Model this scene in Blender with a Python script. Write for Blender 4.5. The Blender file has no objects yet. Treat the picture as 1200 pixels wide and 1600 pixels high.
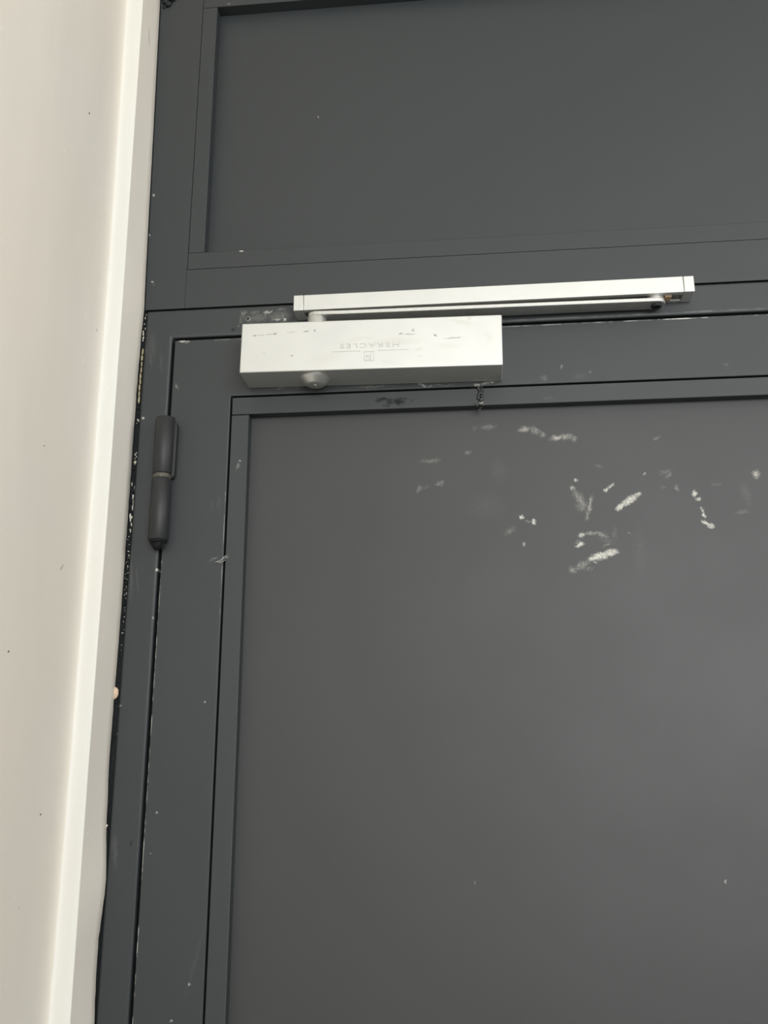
import bpy, bmesh, math, random
from mathutils import Vector, Matrix, noise as mnoise

random.seed(7)
scene = bpy.context.scene
COL = scene.collection

# ------------------------------------------------------------------ camera
CAM = Vector((0.34782, -0.97704, 1.56626))
PITCH, YAW, ROLL = math.radians(15.105), math.radians(-5.705), math.radians(-0.048)
FPX = 1450.0
fwd = Vector((math.sin(YAW) * math.cos(PITCH), math.cos(YAW) * math.cos(PITCH), math.sin(PITCH)))
rgt = Vector((math.cos(YAW), -math.sin(YAW), 0.0))
upv = rgt.cross(fwd)
rgt2 = rgt * math.cos(ROLL) + upv * math.sin(ROLL)
upv2 = upv * math.cos(ROLL) - rgt * math.sin(ROLL)
cd = bpy.data.cameras.new('camera')
cd.sensor_fit = 'VERTICAL'; cd.sensor_height = 36.0; cd.lens = FPX / 1600 * 36
cd.clip_start = 0.01
cam = bpy.data.objects.new('camera', cd); COL.objects.link(cam)
M = Matrix((rgt2, upv2, -fwd)).transposed().to_4x4(); M.translation = CAM
cam.matrix_world = M
scene.camera = cam

def at(px, py, Y=0.0):
    """point of the plane y = Y seen at a pixel of the 1200 x 1600 photograph"""
    d = rgt2 * ((px - 600) / FPX) + upv2 * ((800 - py) / FPX) + fwd
    return CAM + d * ((Y - CAM.y) / d.y)

# ------------------------------------------------------------------ world, lights, exposure
w = bpy.data.worlds.new('world'); scene.world = w; w.use_nodes = True
w.node_tree.nodes['Background'].inputs[0].default_value = (0.93, 0.97, 1.0, 1)
w.node_tree.nodes['Background'].inputs[1].default_value = 0.01

def area(name, loc, target, sx, sy, power, col):
    l = bpy.data.lights.new(name, 'AREA'); l.shape = 'RECTANGLE'; l.size = sx; l.size_y = sy
    l.energy = power; l.color = col
    o = bpy.data.objects.new(name, l); COL.objects.link(o); o.location = loc
    o.rotation_euler = (Vector(target) - Vector(loc)).to_track_quat('-Z', 'Y').to_euler()
    return o
area('assumed_front_light', (1.42, -3.35, 1.94), (1.22, 0, 1.8), 2.7, 1.5, 112, (0.985, 1.0, 0.995))  # unseen area lamp assumed behind the camera to light the door; no window built
area('left_wall_fill', (2.95, -0.95, 2.25), (0.0, -0.75, 1.9), 1.2, 1.3, 24, (1.0, 0.985, 0.96))  # unseen fill lamp added to brighten the left wall
scene.view_settings.view_transform = 'Standard'
scene.view_settings.look = 'None'
scene.view_settings.gamma = 1.0
scene.view_settings.use_curve_mapping = False
scene.view_settings.exposure = 0.07

# ------------------------------------------------------------------ node helpers
def new_mat(name):
    m = bpy.data.materials.new(name); m.use_nodes = True
    nt = m.node_tree
    return m, nt, nt.nodes['Principled BSDF']

def N(nt, t, **kw):
    n = nt.nodes.new(t)
    for k, v in kw.items(): setattr(n, k, v)
    return n

def math_(nt, op, a, b=None, c=None, clamp=False):
    n = N(nt, 'ShaderNodeMath', operation=op, use_clamp=clamp)
    for i, v in enumerate((a, b, c)):
        if v is None: continue
        if isinstance(v, (int, float)): n.inputs[i].default_value = v
        else: nt.links.new(v, n.inputs[i])
    return n.outputs[0]

def noise(nt, vec, scale, detail=3.0, rough=0.55, out=0):
    n = N(nt, 'ShaderNodeTexNoise'); n.inputs['Scale'].default_value = scale
    n.inputs['Detail'].default_value = detail; n.inputs['Roughness'].default_value = rough
    nt.links.new(vec, n.inputs['Vector']); return n.outputs[out]

def maprange(nt, v, a, b, c, d, smooth=False):
    n = N(nt, 'ShaderNodeMapRange'); n.interpolation_type = 'SMOOTHSTEP' if smooth else 'LINEAR'
    nt.links.new(v, n.inputs[0])
    for i, x in zip((1, 2, 3, 4), (a, b, c, d)): n.inputs[i].default_value = x
    return n.outputs[0]

def mix(nt, fac, a, b):
    n = N(nt, 'ShaderNodeMix', data_type='RGBA')
    if isinstance(fac, (int, float)): n.inputs[0].default_value = fac
    else: nt.links.new(fac, n.inputs[0])
    for i, v in ((6, a), (7, b)):
        if isinstance(v, tuple): n.inputs[i].default_value = (*v, 1)
        else: nt.links.new(v, n.inputs[i])
    return n.outputs[2]

def bump(nt, bsdf, h, strength, dist):
    b = N(nt, 'ShaderNodeBump'); b.inputs['Strength'].default_value = strength
    b.inputs['Distance'].default_value = dist
    nt.links.new(h, b.inputs['Height']); nt.links.new(b.outputs[0], bsdf.inputs['Normal'])

def objco(nt):
    return N(nt, 'ShaderNodeTexCoord').outputs['Object']

def wobble(nt, co, scale, amp):
    n = noise(nt, co, scale, 3.0, 0.6, out=1)
    s = N(nt, 'ShaderNodeVectorMath', operation='SUBTRACT'); nt.links.new(n, s.inputs[0]); s.inputs[1].default_value = (.5, .5, .5)
    m = N(nt, 'ShaderNodeVectorMath', operation='MULTIPLY_ADD')
    nt.links.new(s.outputs[0], m.inputs[0]); m.inputs[1].default_value = (amp, amp, amp); nt.links.new(co, m.inputs[2])
    return m.outputs[0]

PXM = 1.0 / 1420.0      # metres on the door per photograph pixel, near enough for stains
def blobs(nt, co, lst, Y=0.0, soft=0.25):
    """mask of rotated elliptic dabs: (px, py, half length px, half height px, angle deg, strength)"""
    acc = None
    for (px, py, rx, rz, ang, s) in lst:
        p = at(px, py, Y)
        m = N(nt, 'ShaderNodeMapping', vector_type='TEXTURE')
        m.inputs['Location'].default_value = (p.x, 0, p.z)
        m.inputs['Rotation'].default_value = (0, -math.radians(ang), 0)
        m.inputs['Scale'].default_value = (rx * PXM, 50.0, rz * PXM)
        nt.links.new(co, m.inputs['Vector'])
        l = N(nt, 'ShaderNodeVectorMath', operation='LENGTH'); nt.links.new(m.outputs[0], l.inputs[0])
        v = maprange(nt, l.outputs['Value'], 1.15, soft, 0.0, s, True)
        acc = v if acc is None else math_(nt, 'MAXIMUM', acc, v)
    return acc

DARK = (0.0215, 0.0265, 0.0295)
PANEL = (0.029, 0.0315, 0.0320)
PLASTER = (0.62, 0.60, 0.54)
def paint(name, base=DARK, soft=None, hard=None, dark=None, Y=0.0, rough=0.56, lines=None, spec=0.72):
    """satin grey enamel on steel with its scuffs, plaster dabs and scraped edges"""
    m, nt, b = new_mat(name)
    co = objco(nt)
    col = mix(nt, maprange(nt, noise(nt, co, 3.0, 3), .3, .7, 0, 1), tuple(c * 0.95 for c in base), tuple(c * 1.05 for c in base))
    fine = noise(nt, co, 900, 2)
    hgt = math_(nt, 'MULTIPLY', noise(nt, co, 260, 3), 0.35)
    if dark:
        dm = blobs(nt, wobble(nt, co, 160, 0.010), dark, Y)
        col = mix(nt, dm, col, (0.006, 0.007, 0.008))
        nt.links.new(maprange(nt, dm, 0, 1, spec, .12), b.inputs['Specular IOR Level'])
    if soft:
        sm = blobs(nt, wobble(nt, co, 150, 0.009), soft, Y, 0.0)
        sm = math_(nt, 'MULTIPLY', sm, maprange(nt, noise(nt, co, 560, 5, .8), .40, .60, .12, 1.0))
        col = mix(nt, sm, col, PLASTER)
    if hard:
        hm = blobs(nt, wobble(nt, co, 420, 0.0065), hard, Y, 0.45)
        hm = math_(nt, 'MULTIPLY', hm, maprange(nt, noise(nt, co, 700, 5, .85), .40, .56, .22, 1.0))
        col = mix(nt, hm, col, (0.68, 0.67, 0.61))
        hgt = math_(nt, 'ADD', hgt, hm)
    if lines:
        sx = N(nt, 'ShaderNodeSeparateXYZ'); nt.links.new(co, sx.inputs[0])
        for (axis, pos, half, lo, hi, s, sc) in lines:
            u = sx.outputs[0] if axis == 'X' else sx.outputs[2]
            v = sx.outputs[2] if axis == 'X' else sx.outputs[0]
            d = math_(nt, 'ABSOLUTE', math_(nt, 'SUBTRACT', u, pos))
            k = maprange(nt, d, half, half * 0.4, 0, 1, True)
            k = math_(nt, 'MULTIPLY', k, math_(nt, 'MULTIPLY', math_(nt, 'GREATER_THAN', v, lo), math_(nt, 'LESS_THAN', v, hi)))
            k = math_(nt, 'MULTIPLY', k, maprange(nt, noise(nt, co, sc, 4, .7), .46, .60, 0, s))
            col = mix(nt, k, col, (0.66, 0.66, 0.63))
    nt.links.new(col, b.inputs['Base Color'])
    r = math_(nt, 'ADD', rough - .05, math_(nt, 'MULTIPLY', noise(nt, co, 7, 4), 0.10))
    nt.links.new(r, b.inputs['Roughness'])
    b.inputs['Specular IOR Level'].default_value = spec
    bump(nt, b, hgt, 0.22, 0.0006)
    return m

def simple(name, col, rough=0.56, metal=0.0, var=0.06, scale=60, bmp=0.1):
    m, nt, b = new_mat(name); co = objco(nt)
    n = noise(nt, co, scale, 4)
    nt.links.new(mix(nt, maprange(nt, n, .3, .7, 0, 1), tuple(c * (1 - var) for c in col), tuple(min(1, c * (1 + var)) for c in col)), b.inputs['Base Color'])
    b.inputs['Roughness'].default_value = rough; b.inputs['Metallic'].default_value = metal
    bump(nt, b, noise(nt, co, scale * 6, 3), bmp, 0.0005)
    return m

# ------------------------------------------------------------------ materials
soft_panel = [
 (763,667,17,5,3,.22),(742,670,6,5,60,.12),(818,671,12,6,12,.50),(836,673,14,7,-30,.45),(848,680,6,5,0,.35),
 (868,684,12,6,8,.65),(884,682,14,6,3,.60),(897,686,7,6,-30,.35),(731,707,7,5,20,.28),(672,720,19,4,1,.26),
 (687,755,9,5,28,.40),(655,764,5,9,-20,.24),(667,761,9,3,10,.12),(797,830,12,5,38,.20),(819,850,4,4,0,.55),
 (825,814,7,3,-20,.25),(906,780,24,8,-58,.42),(908,792,14,9,-30,.22),(922,790,22,4,74,.55),(917,806,10,4,80,.4),
 (951,762,10,3,38,.45),(896,764,4,5,0,.5),(926,833,15,3.5,4,.55),(941,836,11,5,-18,.55),(903,846,9,3,35,.25),
 (908,884,22,7,33,.34),(895,890,7,6,0,.40),(920,889,10,3,20,.2),(1181,741,7,8,20,.62),(1040,738,13,6,15,.16),
 (1046,742,9,3,40,.2),(1057,763,5,5,0,.34),(1037,762,6,3,0,.16),(935,728,8,4,-20,.2),(1160,800,12,4,4,.15),
 (1025,684,10,2.5,14,.24),(950,845,6,16,70,.1),(961,835,5,14,0,.10),(948,851,6,3,20,.3),(1118,757,11,3,15,.12),
 (780,735,16,26,0,.04),(1000,860,12,50,0,.035),(1165,770,10,26,10,.06),(983,833,4,2,-30,.3),(760,790,40,26,0,.03)]
hard_panel = [
 (815,808,4,4.5,0,.95),(834,815,3.5,5.5,5,1.0),(900,750,3,2.6,0,.9),(894,762,3,4,0,.45),(947,765,5,3,30,.85),
 (955,759,6,2.4,42,.75),(969,792,9,4.5,38,1),(983,782,16,6.5,34,.95),(996,773,7,4,25,.7),(909,836,5.5,4.5,20,.75),
 (906,851,7.5,3.4,22,1),(938,869,15,6.5,6,1),(953,864,14,6,12,.95),(928,872,9,4,14,1),(1085,771,4,6,0,.95),(1091,780,4.5,3.4,0,.95),
 (1097,796,2.5,5,20,.95),(1100,805,2.6,5,25,1),(1104,818,9,2.8,-32,1),(1111,822,6,4,-5,.85),(1181,741,3.5,5,20,.45),
 (872,684,7,3,8,.35),(820,671,8,3,10,.22),(1007,740,2,2,0,.6),(742,1379,1.5,2.2,0,.5),(1133,1378,1.5,2.2,0,.5),(930,878,4,1.6,-20,.7)]
m_panel = paint('panel_paint', soft=soft_panel, hard=hard_panel, Y=0.013, base=PANEL)
m_panel_plain = paint('panel_paint_clean', base=PANEL)
m_tpanel = paint('transom_panel_paint', hard=[(497,182,2,2,0,.8)], Y=0.016)
m_leaf = paint('leaf_paint',
 soft=[(877,573,2.5,6,-10,.42),(850,590,7,6,0,.16),(922,580,4,4,0,.2),(905,588,14,6,0,.06),(277,604,2.6,6,25,.4),
       (1135,570,5,4,0,.16),(690,602,34,1.5,2,.2),(745,604,22,1.5,3,.18),(470,604,22,2.5,2,.22),(440,606,20,2,2,.2),(580,604,40,2,2,.2),
       (334,873,9,3,20,.35),(332,790,2,10,0,.12),(342,784,6,14,10,-.0+.05),(305,1500,4,60,-14,.04)],
 hard=[(285,533,8,2.6,-4,.9),(292,534,6,2,-8,.55),(661,602,6,1.8,-35,.5),(655,600,4,1.6,-50,.4),(672,603,4,1.6,20,.3),(771,597,9,1.4,12,.6),(758,599,8,1.6,5,.5),
       (745,601,6,2,0,.55),(777,595,5,1.4,25,.6),(416,603,2.5,2,0,.8),(320,1096,1.8,2,0,.7),(245,1270,2,2,0,.6),(296,1538,2.2,2,0,.6),(268,1595,2.2,2,0,.6),(235,1334,1.6,1.6,0,.5)],
 lines=[('X', 0.0025, .0008, 1.30, 1.79, .65, 55), ('Z', 2.0468, .0009, .372, .56, .45, 22), ('Z', 2.0468, .0010, .56, .90, .85, 25), ('Z', 2.0466, .0008, .05, .372, .2, 60),
        ('X', 0.0715, .0006, 1.72, 1.86, .22, 40)])
m_bead = paint('bead_paint',
 soft=[(857,622,9,2.5,0,.14),(372,728,2,9,-8,.45)],
 hard=[(374,720,1.8,2,0,.7),(348,874,7,1.8,25,.6)],
 dark=[(598,624,14,4,6,.75),(608,627,8,6,-30,.6),(622,628,12,6,-8,.8),(628,623,14,3,0,.5),(645,625,6,2,20,.5),(604,634,8,2,10,.5)])
m_frame = paint('frame_paint',
 soft=[(380,491,6,7,0,.40),(384,488,5,3,0,.35),(376,500,3,10,0,.20),(416,488,7,3.5,12,.8),(421,487,6,2.4,4,.8),(415,493,4,7,0,.32),
       (432,499.5,13,2.6,2,.62),(441,493,3,9,12,.40),(440,484,10,2.4,0,.30),(398,488,12,5,0,.20),(400,497,28,10,2,.20),(436,494,26,11,2,.22),
       (373,510,2.6,2.4,0,.3),(235,560,4,22,8,.09),(238,540,9,34,6,.06),(252,565,3,28,4,.07),(228,545,4,14,10,.07),(205,900,4,50,4,.10),
       (214,905,3,26,5,.08),(180,1330,5,30,4,.10)],
 hard=[(445,499,2.6,4,15,.85),(434,500,7,1.2,2,.6),(417,487,4,1.6,10,.5),(224,653,2.2,2.2,0,.9),(245,890,2.4,2.4,0,.9),(239,966,1.8,1.8,0,.6),(187,1103,1.6,2,0,.6),
       (182,1147,1.6,1.6,0,.6)],
 dark=[(365,515,2.5,4,0,.6),(205,1317,3,5,0,.55)],
 lines=[('Z', 2.0545, .0012, .37, .69, .10, 40)])
m_tframe = paint('transom_frame_paint', soft=[(240,445,2,2,0,.5)],
 hard=[(378,391,4.2,3.2,15,1.3),(240,305,2,3,20,.8),(234,367,2,2,0,.7),(238,441,1.8,1.8,0,.7),(357,6,2,2,0,.3)])
m_hinge = paint('hinge_paint', base=(0.021, 0.0225, 0.0235), rough=0.5, spec=.48)
m_black = simple('black_cavity', (0.012, 0.013, 0.014), 0.7)
m_grime = simple('black_grime', (0.012, 0.014, 0.016), 0.5, var=.4, scale=200, bmp=.5)
m_black.node_tree.nodes['Principled BSDF'].inputs['Specular IOR Level'].default_value = 0.15
m_grime.node_tree.nodes['Principled BSDF'].inputs['Specular IOR Level'].default_value = 0.3
m_steel = simple('scraped_steel', (0.115, 0.11, 0.088), 0.5, 0.5, .6, 420, .5)
m_weld = paint('weld_paint', base=(0.03, 0.032, 0.033), rough=.3, hard=[(745,603,3,2,0,.7),(753,631,6,1.6,8,.8),(744,630,3,1.6,0,.7)])

def silver_mat():
    m, nt, b = new_mat('silver_powder_coat')
    co = objco(nt)
    # grubby fingerprints and rubbed patches on the cover
    st = blobs(nt, wobble(nt, co, 60, .012), [(610,534,60,8,2,.35),(720,503,24,5,-6,.45),(733,497,7,5,40,.5),(765,525,10,10,0,.35),(700,540,30,8,0,.25),
         (505,560,34,14,0,.22),(655,545,8,4,0,.5),(655,557,6,3,0,.35),(610,565,20,6,0,.2),(560,530,40,6,8,.25)], -0.045, 0.0)
    sc = blobs(nt, wobble(nt, co, 500, .003), [(398,524.5,4,1.4,5,.8),(408,523.5,7,.9,3,.45),(421,522.5,9,1.1,3,.5),(430,521.5,3,1.8,30,.6),(455,519,10,.9,3,.35),
         (478,518,6,1.1,2,.75),(491.5,516.5,1.6,1.6,0,1.0),(456,556,3,1.6,0,.6),(626,521.5,4,1.6,15,.7),(640,522,12,1.1,-2,.45),(645,516,3,3.5,60,.4),(680,524,4,1.8,-30,.7),
         (708,528,17,1.2,3,.55),(412,552,4,1,0,.2)], -0.045, 0.3)
    base = mix(nt, maprange(nt, noise(nt, co, 25, 3), .3, .7, 0, 1), (0.68, 0.685, 0.665), (0.72, 0.725, 0.70))
    base = mix(nt, st, base, (0.58, 0.57, 0.50))
    base = mix(nt, sc, base, (0.16, 0.15, 0.14))
    nt.links.new(base, b.inputs['Base Color'])
    b.inputs['Roughness'].default_value = 0.5
    b.inputs['Metallic'].default_value = 0.8
    bump(nt, b, noise(nt, co, 1500, 2), 0.08, 0.0003)
    return m
m_silver = silver_mat()
m_emboss = simple('emboss_shaded_silver', (0.57, 0.575, 0.55), 0.45, 0.8, .05, 200)  # greyer than the cover: shading of the raised edges put into the colour
m_alu = simple('satin_aluminium', (0.66, 0.66, 0.635), 0.42, 0.85, .04, 200, .05)
m_slider = simple('tan_plastic', (0.48, 0.33, 0.20), 0.5, 0, .2, 250)

def wall_mat(name, base):
    m, nt, b = new_mat(name); co = objco(nt)
    # vertical trowel / roller drift
    mp = N(nt, 'ShaderNodeMapping'); mp.inputs['Scale'].default_value = (1, 1, .22); nt.links.new(co, mp.inputs[0])
    f = maprange(nt, noise(nt, mp.outputs[0], 9, 5, .6), .3, .7, 0, 1)
    col = mix(nt, f, tuple(c * .945 for c in base), tuple(c * 1.03 for c in base))
    warm = maprange(nt, noise(nt, co, 3.3, 2), .4, .65, 0, .5)
    col = mix(nt, warm, col, (base[0] * 1.0, base[1] * .96, base[2] * .93))
    sp = maprange(nt, noise(nt, co, 85, 2, .5), .735, .76, 0, .55)
    col = mix(nt, sp, col, (.9, .88, .82))
    dk = maprange(nt, noise(nt, wobble(nt, co, 3, .3), 62, 2, .5), .765, .785, 0, .5)
    col = mix(nt, dk, col, (.25, .23, .2))
    nt.links.new(col, b.inputs['Base Color'])
    b.inputs['Roughness'].default_value = .62
    h = math_(nt, 'ADD', math_(nt, 'MULTIPLY', noise(nt, mp.outputs[0], 22, 4), .8), math_(nt, 'MULTIPLY', noise(nt, co, 420, 3), .2))
    bump(nt, b, h, .35, .0015)
    return m
m_wall = wall_mat('beige_wall_paint', (0.825, 0.785, 0.71))
m_strip = wall_mat('white_strip_paint', (0.79, 0.79, 0.74))
m_far = wall_mat('lobby_wall_paint', (0.15, 0.147, 0.14))
m_floor = simple('dark_floor', (0.05, 0.048, 0.045), .6, 0, .15, 8)
m_ceil = simple('ceiling_paint', (0.62, 0.61, 0.58), .8, 0, .03, 8)
m_pl_white = simple('plaster_white', (0.70, 0.67, 0.58), .8, 0, .2, 300, .5)
m_pl_tan = simple('plaster_tan', (0.46, 0.40, 0.25), .8, 0, .25, 300, .5)

# ------------------------------------------------------------------ mesh helpers
def tag(o, label=None, cat=None, group=None, kind=None):
    for k, v in (('label', label), ('category', cat), ('group', group), ('kind', kind)):
        if v: o[k] = v
    return o

def empty(name, loc, label, cat, kind=None):
    o = bpy.data.objects.new(name, None); COL.objects.link(o); o.location = loc
    o.empty_display_size = 0.05
    return tag(o, label, cat, None, kind)

def mesh_obj(name, bm, mats, parent=None, bevel=0.0, seg=2, smooth=True, angle=35):
    bmesh.ops.recalc_face_normals(bm, faces=bm.faces)
    me = bpy.data.meshes.new(name); bm.to_mesh(me); bm.free()
    for m in (mats if isinstance(mats, (list, tuple)) else [mats]): me.materials.append(m)
    o = bpy.data.objects.new(name, me); COL.objects.link(o)
    if bevel:
        b = o.modifiers.new('bevel', 'BEVEL'); b.width = bevel; b.segments = seg; b.limit_method = 'ANGLE'
        b.angle_limit = math.radians(40); b.harden_normals = False
    if smooth:
        for p in me.polygons: p.use_smooth = True
        try: me.set_sharp_from_angle(angle=math.radians(angle))
        except Exception: pass
    if parent:
        o.parent = parent
        pm = Matrix.Identity(4)
        pm = parent.matrix_parent_inverse if False else Matrix.Translation(root_loc(parent)).inverted()
        o.matrix_parent_inverse = pm
    return o

def root_loc(p):
    v = Vector((0, 0, 0))
    if p.type == 'EMPTY': return Vector(p.location)
    return v          # part meshes keep the world origin

def box(bm, x0, x1, y0, y1, z0, z1, mi=0):
    vs = [bm.verts.new(c) for c in ((x0,y0,z0),(x1,y0,z0),(x1,y1,z0),(x0,y1,z0),(x0,y0,z1),(x1,y0,z1),(x1,y1,z1),(x0,y1,z1))]
    for f in ((0,1,2,3),(4,7,6,5),(0,4,5,1),(1,5,6,2),(2,6,7,3),(3,7,4,0)):
        bm.faces.new([vs[i] for i in f]).material_index = mi
    return vs

def part_box(name, mat, parent, *a, bevel=0.0008):
    bm = bmesh.new(); box(bm, *a); return mesh_obj(name, bm, mat, parent, bevel)

def prism(bm, pts, y0, y1):
    """xz polygon extruded in y"""
    a = [bm.verts.new((x, y0, z)) for x, z in pts]; b = [bm.verts.new((x, y1, z)) for x, z in pts]
    n = len(pts); bm.faces.new(a); bm.faces.new(b[::-1])
    for i in range(n): bm.faces.new((a[i], b[i], b[(i+1) % n], a[(i+1) % n]))

def ring(bm, outer, inner, y0, y1):
    """frame between two xz quads (same corner order), extruded in y"""
    rows = []
    for pts in (outer, inner):
        rows.append(([bm.verts.new((x, y0, z)) for x, z in pts], [bm.verts.new((x, y1, z)) for x, z in pts]))
    (of, ob), (nf, nb) = rows
    for i in range(4):
        j = (i + 1) % 4
        bm.faces.new((of[i], of[j], nf[j], nf[i])); bm.faces.new((ob[i], nb[i], nb[j], ob[j]))
        bm.faces.new((of[i], ob[i], ob[j], of[j])); bm.faces.new((nf[i], nf[j], nb[j], nb[i]))

def lathe(bm, prof, cx, cy, seg=40, mi=0):
    """prof: (r, z) list, about a vertical axis"""
    rows = [[bm.verts.new((cx + r * math.cos(2*math.pi*i/seg), cy + r * math.sin(2*math.pi*i/seg), z)) for i in range(seg)] for r, z in prof]
    for a, b in zip(rows, rows[1:]):
        for i in range(seg):
            bm.faces.new((a[i], a[(i+1) % seg], b[(i+1) % seg], b[i])).material_index = mi
    for r in (rows[0], rows[-1]):
        f = bm.faces.new(r); f.material_index = mi

def crumb(bm, c, r, mi=0, stretch=(1, 1, 1)):
    """irregular little lump"""
    g = bmesh.ops.create_icosphere(bm, subdivisions=1, radius=1.0)
    for v in g['verts']:
        k = random.uniform(.65, 1.25)
        v.co = Vector((c[0] + v.co.x * r * k * stretch[0], c[1] + v.co.y * r * k * stretch[1], c[2] + v.co.z * r * k * stretch[2]))
    for v in g['verts']:
        for f in v.link_faces: f.material_index = mi

def interp(tab, z):
    if z <= tab[0][0]: return tab[0][1]
    for (a, x0), (b, x1) in zip(tab, tab[1:]):
        if z <= b:
            t = (z - a) / (b - a); t = t * t * (3 - 2 * t) if False else t
            return x0 + (x1 - x0) * t
    return tab[-1][1]

# ------------------------------------------------------------------ setting: walls, floor, ceiling
EDGE = [(1.20,-.0345),(1.319,-.0352),(1.376,-.0375),(1.400,-.0372),(1.420,-.0356),(1.435,-.0345),(1.448,-.0339),(1.470,-.0350),(1.497,-.0374),(1.561,-.0397),(1.640,-.0396),
        (1.695,-.0390),(1.784,-.0389),(1.995,-.0396),(2.060,-.0388),(2.0895,-.0378),(2.1625,-.0396),(2.35,-.0431),(2.543,-.0470),(3.3,-.052)]
STRIP_R = [(1.332,-.0380),(1.561,-.0400),(1.825,-.0411),(2.1305,-.0438),(2.490,-.0480),(3.3,-.053)]
STRIP_L = [(1.332,-.0583),(1.561,-.0584),(1.700,-.0592),(2.1316,-.0622),(2.492,-.0681),(3.3,-.075)]
YS = -0.055
FL, FR = -.0353, .9400      # outer sides of the door frame
ROOM_H = 3.28
def build_wall_left():
    root = empty('wall_left', (-0.12, -1.5, 0), 'beige painted plaster wall with a stepped return beside the dark door', 'wall', 'structure')
    zs = []; z = 0.0
    while z < ROOM_H - 1e-6:
        zs.append(z); z += 0.008 if 1.28 < z < 2.58 else 0.05
    zs.append(ROOM_H)
    bm = bmesh.new(); rows = []
    for z in zs:
        e, r, l = interp(EDGE, z), interp(STRIP_R, z), interp(STRIP_L, z)
        jag = mnoise.noise(Vector((z * 90, 1.3, 0))) * .0005 + mnoise.noise(Vector((z * 300, 4.3, 0))) * .0003
        if z > 2.09: jag *= .3
        wob = mnoise.noise(Vector((z * 5, 9, 0))) * .0006
        jl = mnoise.noise(Vector((z * 40, 7, 2))) * .0004 + mnoise.noise(Vector((z * 170, 7, 2))) * .0003 if z < 1.75 else 0
        pts = [(-.070, .055), (e - .0060, .0035 if z < 2.085 else .0), (e - .0008 + jag, -.0006), (e + jag * .8, -.0018)]
        for t in (.2, .4, .6, .8): pts.append((e + (r - e) * t + wob, -.0018 + (YS + .0012 + .0018) * t))
        pts += [(r, YS + .0012), (r - .0004, YS + .0003), (r - .0013, YS)]
        for t in (.35, .7): pts.append((r - .0013 + (l + .0032 - r + .0013) * t, YS))
        l2 = l + jl
        for k in range(6):     # soft inner corner
            a = math.pi / 2 * k / 5
            pts.append((l2 + .0032 - .0032 * math.sin(a), YS - .0032 + .0032 * math.cos(a)))
        y = YS - .006
        for y in (-.065, -.08, -.1, -.13, -.17, -.22, -.28, -.35, -.45, -.6, -.9, -1.4, -2.2, -3.4):
            pts.append((l - .0004 + mnoise.noise(Vector((z * 3, y * 5, 0))) * .0009 * min(1, (-.055 - y) * 20), y))
        pts += [(-.20, -3.4), (-.20, .055)]
        rows.append([bm.verts.new((x, y, z)) for x, y in pts])
    n = len(rows[0])
    S0, S1 = 8, 16                      # columns of the white corner strip
    bm2 = bmesh.new()
    for a, b in zip(rows, rows[1:]):
        for i in range(n):
            if not S0 <= i < S1: bm.faces.new((a[i], b[i], b[(i+1) % n], a[(i+1) % n]))
    srows = [[bm2.verts.new(v.co) for v in rw[S0:S1 + 1]] + [bm2.verts.new((rw[S1].co.x, rw[S0].co.y, rw[S0].co.z))] for rw in rows]
    k = len(srows[0])
    for a, b in zip(srows, srows[1:]):
        for i in range(k): bm2.faces.new((a[i], b[i], b[(i+1) % k], a[(i+1) % k]))
    bm.faces.new(rows[0]); bm.faces.new(rows[-1][::-1])
    mesh_obj('plaster_face', bm, m_wall, root, angle=50)
    tag(mesh_obj('corner_strip', bm2, m_strip, root, angle=50), 'white painted corner strip')
    part_box('joint_shade_strip', m_grime, root, -.0452, FL - .0006, .0058, .03, 0.002, 2.0882, bevel=0)  # black strip added behind the dirty joint, gap shade put into its colour
    # broken plaster in the joint beside the door frame
    bm = bmesh.new()
    def run(z0, z1, n, mi, rmin, rmax, sz=1.5, spread=1.0):
        for _ in range(n):
            z = random.uniform(z0, z1); e = interp(EDGE, z)
            x = e + random.uniform(-.0002, .0030) * spread
            r = random.uniform(rmin, rmax)
            crumb(bm, (x, random.uniform(.0025, .006), z), r, mi, (.8, .8, random.uniform(.8, sz)))
    run(2.050, 2.088, 10, 0, .0008, .0014, 3.0, .6); run(2.015, 2.060, 10, 2, .0006, .0014, 2.0, .6)
    for k in range(9):
        z = 2.036 - k * .0075; crumb(bm, (interp(EDGE, z) + .0016, .0025, z), .0014, 1, (.9, .8, 3.6))
    run(1.945, 1.972, 12, 2, .0008, .0018); run(1.948, 1.96, 4, 0, .0008, .0014, 2.5)
    run(1.895, 1.912, 5, 0, .001, .0018, 2.5); run(1.897, 1.907, 3, 1, .0008, .0014)
    run(1.84, 1.90, 16, 2, .0008, .002, 3); run(1.845, 1.875, 5, 0, .0008, .0015, 4)
    run(1.815, 1.840, 7, 0, .0010, .0018, 3.0); run(1.810, 1.835, 6, 2, .0008, .0014)
    run(1.735, 1.815, 60, 2, .0006, .0016); run(1.735, 1.812, 30, 0, .0003, .0008, 2); run(1.75, 1.80, 12, 1, .0004, .0008)
    run(1.700, 1.735, 14, 2, .0006, .0012); run(1.700, 1.735, 7, 0, .0003, .0008)
    run(1.55, 1.70, 16, 2, .0006, .0013, 3); run(1.56, 1.70, 5, 0, .0003, .0007, 2)
    run(1.40, 1.55, 20, 2, .0006, .0013, 4)
    o = mesh_obj('plaster_crumbs', bm, [m_pl_white, m_pl_tan, m_grime], root, smooth=False)
    tag(o, 'crumbled white, tan and black plaster in the joint', kind='stuff')
    bm = bmesh.new(); p = at(182, 1083, 0.0)
    g = bmesh.ops.create_uvsphere(bm, u_segments=16, v_segments=10, radius=1.0)
    for v in g['verts']: v.co = Vector((p.x - .0022 + v.co.x * .0046, -.0005 + v.co.y * .003, p.z + v.co.z * .0066))
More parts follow.
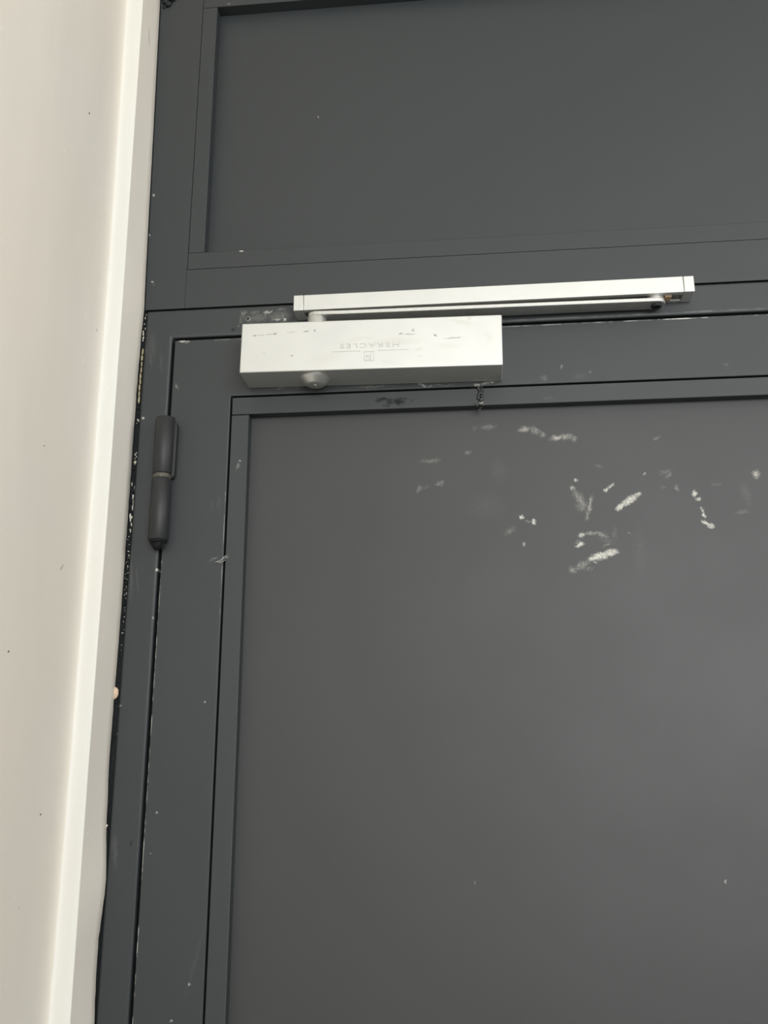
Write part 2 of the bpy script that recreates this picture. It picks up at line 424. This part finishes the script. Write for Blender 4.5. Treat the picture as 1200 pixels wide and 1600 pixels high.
    tag(mesh_obj('plaster_lump', bm, simple('pink_tan_filler', (.66, .50, .36), .7, 0, .1, 300), root), 'small tan filler lump')
    bm = bmesh.new(); p = at(168, 1290, 0.0)
    crumb(bm, (p.x, -.002, p.z), .0014, 0); mesh_obj('plaster_grain', bm, m_pl_white, root)
    bm = bmesh.new()
    for (y_, z_, r_) in ((-.135, 2.262, .0010), (-.17, 1.86, .0008), (-.11, 1.52, .0007), (-.2, 1.66, .0008)):
        crumb(bm, (interp(STRIP_L, z_) - .0004, y_, z_), r_, 0, (.5, 1.4, 1.3))
    tag(mesh_obj('wall_nick', bm, m_grime, root), 'tiny dark nicks in the paint')
    return root
build_wall_left()

r = empty('wall_back', (1.6, 0.03, 0), 'beige painted wall around the dark door opening', 'wall', 'structure')
part_box('wall_panel', m_wall, r, .9425, 3.0, -.03, .06, 0, ROOM_H, bevel=.002)
part_box('wall_panel', m_wall, r, -.045, .9420, -.03, .06, 2.604, ROOM_H, bevel=.002)
bm = bmesh.new(); box(bm, -.2, 3.1, -3.5, .3, -.06, 0); tag(mesh_obj('floor', bm, m_floor, None), 'plain dark floor in front of the door', 'floor', None, 'structure')
bm = bmesh.new(); box(bm, -.2, 3.1, -3.5, .06, ROOM_H + .001, ROOM_H + .06); tag(mesh_obj('ceiling', bm, m_ceil, None), 'plain pale ceiling above the door', 'ceiling', None, 'structure')

bm = bmesh.new(); box(bm, 3.002, 3.1, -3.5, .06, 0.001, ROOM_H); tag(mesh_obj('wall_right', bm, m_far, None), 'plain grey wall at the right end of the lobby', 'wall', None, 'structure')
bm = bmesh.new(); box(bm, -.2, 3.000, -3.5, -3.402, 0.001, ROOM_H); tag(mesh_obj('wall_front', bm, m_far, None), 'plain grey wall facing the door across the lobby', 'wall', None, 'structure')

# ------------------------------------------------------------------ door frame
fr = empty('door_frame', (.45, .03, 0), 'dark grey steel door frame edging the hinged door leaf below the transom', 'door frame')
bm = bmesh.new()
prism(bm, [(FL, 0.0), (FL, 2.0884), (FR, 2.0884), (FR, 0.0), (.9035, 0.0), (.9035, 2.0518), (-.0018, 2.0518), (-.0018, 0.0)], 0.0, .042)
mesh_obj('frame_profile', bm, m_frame, fr, bevel=.0030, seg=4)
bm = bmesh.new()
prism(bm, [(FL, 0.0), (FL, 2.0884), (FR, 2.0884), (FR, 0.0), (.888, 0.0), (.888, 2.036), (.014, 2.036), (.014, 0.0)], .0425, .06)
mesh_obj('door_stop', bm, m_black, fr, bevel=.001)
# old screw hole with a bright rim beside the closer
p = at(387.7, 498.2, 0.0)
bm = bmesh.new()
seg, tub = 28, 10
rr = [[bm.verts.new((p.x + (.0020 + .0008 * math.cos(b)) * math.cos(a), .0001 - .0010 * abs(math.sin(b)) , p.z + (.0020 + .0008 * math.cos(b)) * math.sin(a)))
       for b in [math.pi * 2 * j / tub for j in range(tub)]] for a in [math.pi * 2 * i / seg for i in range(seg)]]
for i in range(seg):
    for j in range(tub):
        bm.faces.new((rr[i][j], rr[(i+1) % seg][j], rr[(i+1) % seg][(j+1) % tub], rr[i][(j+1) % tub]))
rim = mesh_obj('screw_hole_rim', bm, simple('bare_hole_edge', (.80, .79, .74), .5, 0, .05, 300), fr)
tag(rim, 'bright worn rim of an empty screw hole')
bm = bmesh.new()
vs = [bm.verts.new((p.x + .0016 * math.cos(a), -.0006, p.z + .0016 * math.sin(a))) for a in [math.pi * 2 * i / 20 for i in range(20)]]
vb = [bm.verts.new((v.co.x, .0002, v.co.z)) for v in vs]
bm.faces.new(vs); bm.faces.new(vb)
for i in range(20): bm.faces.new((vs[i], vs[(i+1) % 20], vb[(i+1) % 20], vb[i]))
mesh_obj('screw_hole', bm, m_black, rim)

# ------------------------------------------------------------------ transom over the door
tr = empty('transom_panel', (.45, .03, 2.09), 'dark grey steel transom with a recessed panel, fixed above the door', 'transom')
bm = bmesh.new()
TZ1 = 2.600
def tl(z): return interp(EDGE, z) + .0007
pts = [(tl(2.0898), 2.0898)] + [(tl(z), z) for z in (2.1625, 2.25, 2.35, 2.45, 2.543)] + [(tl(TZ1), TZ1)]
IN = (.0118, .8915, 2.1412, 2.5465)
prism(bm, pts + [(IN[0] - .0003, TZ1), (IN[0] - .0003, 2.0898)], 0.0, .05)           # hinge-side post
box(bm, IN[0] - .0006, IN[1] + .0006, 0, .05, 2.0898, IN[2] - .0006)
box(bm, IN[0] - .0006, IN[1] + .0006, 0, .05, IN[3] + .0006, TZ1)
box(bm, IN[1] + .0006, FR, 0, .05, 2.0898, TZ1)
bmesh.ops.remove_doubles(bm, verts=bm.verts, dist=1e-5)
mesh_obj('frame_profile', bm, m_tframe, tr)
part_box('glazing_bead', m_tframe, tr, IN[0], IN[1], 0, .016, IN[2], 2.1632, bevel=.0006)
part_box('glazing_bead', m_tframe, tr, IN[0], IN[1], 0, .016, 2.5243, IN[3], bevel=.0006)
part_box('glazing_bead', m_tframe, tr, IN[0], .0312, 0.0002, .016, 2.1635, 2.5240, bevel=.0006)
part_box('glazing_bead', m_tframe, tr, .8720, IN[1], 0.0002, .016, 2.1635, 2.5240, bevel=.0006)
part_box('panel', m_tpanel, tr, IN[0], IN[1], .0162, .026, IN[2], IN[3], bevel=.0)
bm = bmesh.new(); p = at(292.5, 420.5, 0)
crumb(bm, (p.x, .0003, p.z), .0011, 0, (1.2, .6, 1.2)); mesh_obj('corner_pit', bm, m_black, tr)
# dark sealant lump where the transom meets the wall at the top
sl = bmesh.new()
for (px, py, r_) in ((257, 1, .006), (262, 4, .0055), (256, 8, .0035), (268, -4, .006), (252, -6, .005), (262, -10, .007)):
    p = at(px, py, -.003); crumb(sl, (p.x, -.0005, p.z), r_, 0, (1, .8, 1))
o = mesh_obj('sealant_lump', sl, m_grime, None, angle=80)
tag(o, 'lumpy black sealant blob where the transom meets the beige wall', 'sealant')

# ------------------------------------------------------------------ door leaf
dr = empty('door_1', (.45, .02, 0), 'dark grey steel door leaf with a large recessed panel marked by white plaster smears', 'door', 'structure')
LX0, LX1, LZ0, LZ1 = .0018, .9000, .008, 2.0482
BX0, BX1, BZ0, BZ1 = .0745, .8280, .100, 1.9728      # bead outer
bm = bmesh.new()
g = .0022
ring(bm, [(LX0, LZ0), (LX1, LZ0), (LX1, LZ1), (LX0, LZ1)], [(BX0 - g, BZ0 - g), (BX1 + g, BZ0 - g), (BX1 + g, BZ1 + g), (BX0 - g, BZ1 + g)], 0, .040)
mesh_obj('leaf_frame', bm, m_leaf, dr, bevel=.0013, seg=3)
BW = .0205
def bead(x0, x1, z0, z1): return part_box('glazing_bead', m_bead, dr, x0, x1, .0003, .030, z0, z1, bevel=.0007)
top_bead = bead(BX0, BX1, BZ1 - BW - .0005, BZ1)
bead(BX0, BX0 + BW, BZ0 + BW + .0004, BZ1 - BW - .0011)
bead(BX1 - BW, BX1, BZ0 + BW + .0004, BZ1 - BW - .0011)
bead(BX0, BX1, BZ0, BZ0 + BW)
bm = bmesh.new()
xs_ = [BX0 + .002, .22, .40, .69, BX1 - .002]; zs_ = [BZ0 + .002, 1.40, 1.46, 1.73, 1.945, BZ1 - .002]
gf = [[bm.verts.new((x, .0132, z)) for z in zs_] for x in xs_]; gb = [[bm.verts.new((x, .020, z)) for z in zs_] for x in xs_]
for i in range(4):
    for j in range(5):
        f = bm.faces.new((gf[i][j], gf[i+1][j], gf[i+1][j+1], gf[i][j+1])); f.material_index = 1 if (i in (1, 2) and j in (1, 3)) else 0
        bm.faces.new((gb[i][j], gb[i][j+1], gb[i+1][j+1], gb[i+1][j]))
for i in range(4):
    for j in (0, 5): bm.faces.new((gf[i][j], gf[i+1][j], gb[i+1][j], gb[i][j]))
for j in range(5):
    for i in (0, 4): bm.faces.new((gf[i][j], gf[i][j+1], gb[i][j+1], gb[i][j]))
mesh_obj('panel', bm, [m_panel_plain, m_panel], dr)
bm = bmesh.new(); box(bm, BX0 - .02, BX1 + .02, .0305, .039, BZ0 - .02, BZ1 + .02)
mesh_obj('panel_backing', bm, m_black, dr)
# rough weld across the top bead
bm = bmesh.new()
a, b = at(751, 604, 0), at(749, 633, 0)
for k in range(48):
    t = k / 47; wd = .0040 + .0030 * abs(t - .45) * 2
    c = a.lerp(b, t)
    crumb(bm, (c.x + random.uniform(-.5, .5) * wd, -.0006 + random.uniform(-.0004, .0006), c.z), random.uniform(.0013, .0023), 0, (1, .8, 1))
for (px, py) in ((742, 603), (758, 602), (745, 632), (756, 632), (748, 640), (751, 637)):
    c = at(px, py, 0); crumb(bm, (c.x, .001, c.z), .0018, 0, (1.4, .8, .8))
mesh_obj('weld_bead', bm, m_weld, top_bead, angle=70)

# ------------------------------------------------------------------ barrel hinge
hg = empty('barrel_hinge', (0.0, -.009, 1.80), 'dark grey welded barrel hinge between door leaf and frame', 'hinge')
HX, HY, HR = .0003, -.0095, .0109
def tube(name, z0, z1, r, mat, parent=hg, c=.0008, x=HX, y=HY):
    bm = bmesh.new(); lathe(bm, [(r - c, z0), (r - .0003, z0 + c * .6), (r, z0 + c), (r, z1 - c), (r - .0003, z1 - c * .6), (r - c, z1)], x, y, 48)
    return mesh_obj(name, bm, mat, parent, angle=50)
uk = tube('upper_knuckle', 1.8792, 1.9468, HR, m_hinge, x=HX)
lk = tube('lower_knuckle', 1.8030, 1.8738, HR, m_hinge)
tube('hinge_washer', 1.8738, 1.8792, HR - .0006, m_steel, c=.0006)
tag(bpy.data.objects['hinge_washer'], 'scraped bare metal washer ring')
bm = bmesh.new()
prism(bm, [(.0090, 1.8745), (.0122, 1.8760), (.0138, 1.8790), (.0140, 1.936), (.0132, 1.9405), (.0105, 1.9420), (.0060, 1.944), (.0060, 1.8745)], -.0095, -.0002)
mesh_obj('upper_flange', bm, m_hinge, uk, bevel=.0012)
part_box('lower_flange', m_hinge, lk, -.0080, -.0030, -.0060, -.0002, 1.806, 1.872, bevel=.0006)
bm = bmesh.new(); seg = 24; rows = []
for (rk, z, j) in ((HR - .0012, 1.8029, 0), (HR - .0016, 1.8012, .0006), (.0066, 1.7990, .0022), (.0056, 1.7960, .0020), (.0028, 1.7935, .0014)):
    rows.append([bm.verts.new((HX + .0012 * (1.8029 - z) / .009 + (rk + random.uniform(-j, j)) * math.cos(2*math.pi*i/seg), HY + rk * math.sin(2*math.pi*i/seg), z + random.uniform(-j, j))) for i in range(seg)])
for p_, q_ in zip(rows, rows[1:]):
    for i in range(seg): bm.faces.new((p_[i], p_[(i+1) % seg], q_[(i+1) % seg], q_[i]))
bm.faces.new(rows[-1]); bm.faces.new(rows[0])
tag(mesh_obj('pin_end', bm, m_black, lk, angle=30), 'jagged black pin end')

# ------------------------------------------------------------------ door closer
TILT = math.radians(0.72)
PIV = Vector((.239, 0, 2.0113))
RM = Matrix.Translation(PIV) @ Matrix.Rotation(TILT, 4, 'Y') @ Matrix.Translation(-PIV)
cl = empty('door_closer', (.239, -.0225, 1.981), 'silver box-shaped door closer with an upside-down embossed name, screwed to the door leaf', 'door closer')
def tilt(o):
    o.data.transform(RM); return o
bm = bmesh.new(); box(bm, .0940, .3840, -.0450, -.0004, 1.9815, 2.0412)
cover = tilt(mesh_obj('cover', bm, m_silver, cl, bevel=.0013, seg=3))
# embossed name (upside down), rules and square emblem
def text_mesh(name, body, parent, mat, cx, cz, width, height, yf, ext=.0004):
    cu = bpy.data.curves.new(name, 'FONT'); cu.body = body; cu.align_x = 'CENTER'; cu.align_y = 'CENTER'
    cu.size = 1.0; cu.extrude = 0.0; cu.resolution_u = 3; cu.space_character = 1.18
    t = bpy.data.objects.new(name, cu); COL.objects.link(t)
    bpy.context.view_layer.update()
    me = bpy.data.meshes.new_from_object(t.evaluated_get(bpy.context.evaluated_depsgraph_get()))
    COL.objects.unlink(t); bpy.data.objects.remove(t); bpy.data.curves.remove(cu)
    xs = [v.co.x for v in me.vertices]; ys = [v.co.y for v in me.vertices]
    sx, sy = width / (max(xs) - min(xs)), height / (max(ys) - min(ys)); mx, my = (max(xs)+min(xs))/2, (max(ys)+min(ys))/2
    bm = bmesh.new(); bm.from_mesh(me); bpy.data.meshes.remove(me)
    for v in bm.verts: v.co = Vector((cx - (v.co.x - mx) * sx, yf + .0001, cz - (v.co.y - my) * sy))     # turned by half a turn
    ret = bmesh.ops.extrude_face_region(bm, geom=list(bm.faces))
    for e in ret['geom']:
        if isinstance(e, bmesh.types.BMVert): e.co.y -= ext
    return mesh_obj(name, bm, mat, parent, smooth=False)
tilt(text_mesh('embossed_lettering', 'HERACLES', cover, m_emboss, .2388, 2.0096, .0655, .0054, -.0450))
bm = bmesh.new()
for (x0, x1) in ((.1967, .2287), (.2482, .2816)): box(bm, x0, x1, -.0453, -.0449, 2.00295, 2.00345)
tilt(mesh_obj('embossed_rule', bm, m_emboss, cover))
bm = bmesh.new()
ex0, ex1, ez0, ez1 = .2329, .2440, 1.9912, 2.0024; t_ = .0006
for q in ((ex0, ex1, ez0, ez0 + t_), (ex0, ex1, ez1 - t_, ez1), (ex0, ex0 + t_, ez0, ez1), (ex1 - t_, ex1, ez0, ez1),
          (.2352, .2360, 1.9928, 1.9972), (.2352, .2382, 1.9966, 1.9974), (.2376, .2384, 1.9950, 1.9974), (.2398, .2406, 1.9930, 2.0004), (.2380, .2406, 1.9928, 1.9936)):
    box(bm, q[0], q[1], -.0453, -.0449, q[2], q[3])
tilt(mesh_obj('embossed_emblem', bm, m_emboss, cover))
# round spindle cap below and its dark seat
AX, AY = .1757, -.0225
bm = bmesh.new(); lathe(bm, [(.0178, 1.9832), (.0178, 1.9822)], AX, AY, 48); tilt(mesh_obj('cap_seat', bm, m_black, cl))
bm = bmesh.new(); lathe(bm, [(.0166, 1.9828), (.0168, 1.9806), (.0160, 1.9796), (.0108, 1.9742), (.0098, 1.9735), (.0030, 1.9735), (.0026, 1.9741)], AX, AY, 48)
sc_ = tilt(mesh_obj('spindle_cap', bm, m_alu, cl, angle=40))
bm = bmesh.new(); lathe(bm, [(.0022, 1.9742), (.0022, 1.9728), (.0016, 1.9724)], AX, AY, 16); tilt(mesh_obj('cap_stud', bm, m_alu, sc_))
# pinion collar and arm
bm = bmesh.new(); lathe(bm, [(.0108, 2.0418), (.0108, 2.0552), (.0100, 2.0564)], AX + .0003, AY, 40)
mesh_obj('pinion_collar', bm, m_alu, cl)
P0, P1 = Vector((.1760, -.0215)), Vector((.5560, -.0155))
dirv = (P1 - P0).normalized(); nrm = Vector((-dirv.y, dirv.x))
pts = []
for k in range(17):
    a = math.pi / 2 + math.pi * k / 16; pts.append(P0 + (dirv * math.cos(a) + nrm * math.sin(a)) * .0108)
pts.append(P0 + dirv * .03 - nrm * .0098)
for k in range(17):
    a = -math.pi / 2 + math.pi * k / 16; pts.append(P1 + (dirv * math.cos(a) + nrm * math.sin(a)) * .0098)
pts.append(P0 + dirv * .03 + nrm * .0098)
bm = bmesh.new()
lo = [bm.verts.new((p.x, p.y, 2.0566)) for p in pts]; hi = [bm.verts.new((p.x, p.y, 2.0612)) for p in pts]
bm.faces.new(lo); bm.faces.new(hi[::-1])
for i in range(len(pts)): bm.faces.new((lo[i], hi[i], hi[(i+1) % len(pts)], lo[(i+1) % len(pts)]))
arm = mesh_obj('arm', bm, m_alu, cl, bevel=.0007)
bm = bmesh.new(); lathe(bm, [(.0060, 2.0566), (.0060, 2.0552), (.0052, 2.0540), (.0030, 2.0540), (.0028, 2.0552)], P1.x, P1.y, 28)
tag(mesh_obj('arm_bolt', bm, m_grime, arm), 'black round bolt head')

# ------------------------------------------------------------------ slide rail on the frame head
sr = empty('slide_rail', (.3725, 0, 2.066), 'long thin silver slide rail on the frame head above the closer', 'slide rail')
RX0, RX1, RZ0, RZ1, RY = .1483, .5970, 2.0664, 2.0857, -.0250
CAPW = .0115
def extr(bm, prof, x0, x1):
    a = [bm.verts.new((x0, y, z)) for y, z in prof]; b = [bm.verts.new((x1, y, z)) for y, z in prof]
    n = len(prof); bm.faces.new(a); bm.faces.new(b[::-1])
    for i in range(n): bm.faces.new((a[i], b[i], b[(i+1) % n], a[(i+1) % n]))
bm = bmesh.new()
tw = .0016
extr(bm, [(RY, RZ0), (RY, RZ1), (-.0003, RZ1), (-.0003, RZ0), (-.0060, RZ0), (-.0060, RZ0 + .0017), (-.0022, RZ0 + .0017), (-.0022, RZ1 - tw), (RY + tw, RZ1 - tw),
          (RY + tw, RZ0 + .0017), (-.0185, RZ0 + .0017), (-.0185, RZ0)], RX0 + CAPW + .0003, RX1 - CAPW - .0003)
mesh_obj('channel', bm, m_silver, sr, bevel=.0006)
for x0, x1 in ((RX0, RX0 + CAPW), (RX1 - CAPW, RX1)):
    part_box('end_cap', m_silver, sr, x0, x1, RY - .0002, -.0003, RZ0 - .0001, RZ1 + .0001, bevel=.0009)
bm = bmesh.new(); lathe(bm, [(.0094, 2.0610), (.0094, 2.0690), (.0088, 2.0700)], P1.x, P1.y + .0022, 32)
mesh_obj('arm_boss', bm, m_alu, arm)
bm = bmesh.new(); box(bm, .5660, .5735, -.0182, -.0064, RZ0 - .0012, RZ1 - .004)
tag(mesh_obj('slider_block', bm, m_slider, sr, bevel=.0008), 'tan plastic slider block')

# ------------------------------------------------------------------ wisps of lint caught on the leaf
def lint(name, pix, Y, label):
    bm = bmesh.new()
    for strand in pix:
        pts = [at(x, y, Y) for x, y in strand]
        prev = None
        for i, p in enumerate(pts):
            r = .00035
            cur = [bm.verts.new((p.x + r * math.cos(a), p.y + random.uniform(-.0002, .0), p.z + r * math.sin(a))) for a in (0, 2.1, 4.2)]
            if prev:
                for k in range(3): bm.faces.new((prev[k], prev[(k+1) % 3], cur[(k+1) % 3], cur[k]))
            else: bm.faces.new(cur)
            prev = cur
        bm.faces.new(prev)
    o = mesh_obj(name, bm, simple('lint_grey', (.42, .42, .40), .9), None)
    return tag(o, label, 'lint')
lint('lint_wisp', [[(337, 878), (342, 877), (347, 874), (352, 872), (357, 870)], [(345, 876), (350, 870), (354, 868)], [(339, 877), (345, 879), (352, 875)]], -.0007,
     'pale wisp of lint stuck across the bead groove below hinge height')
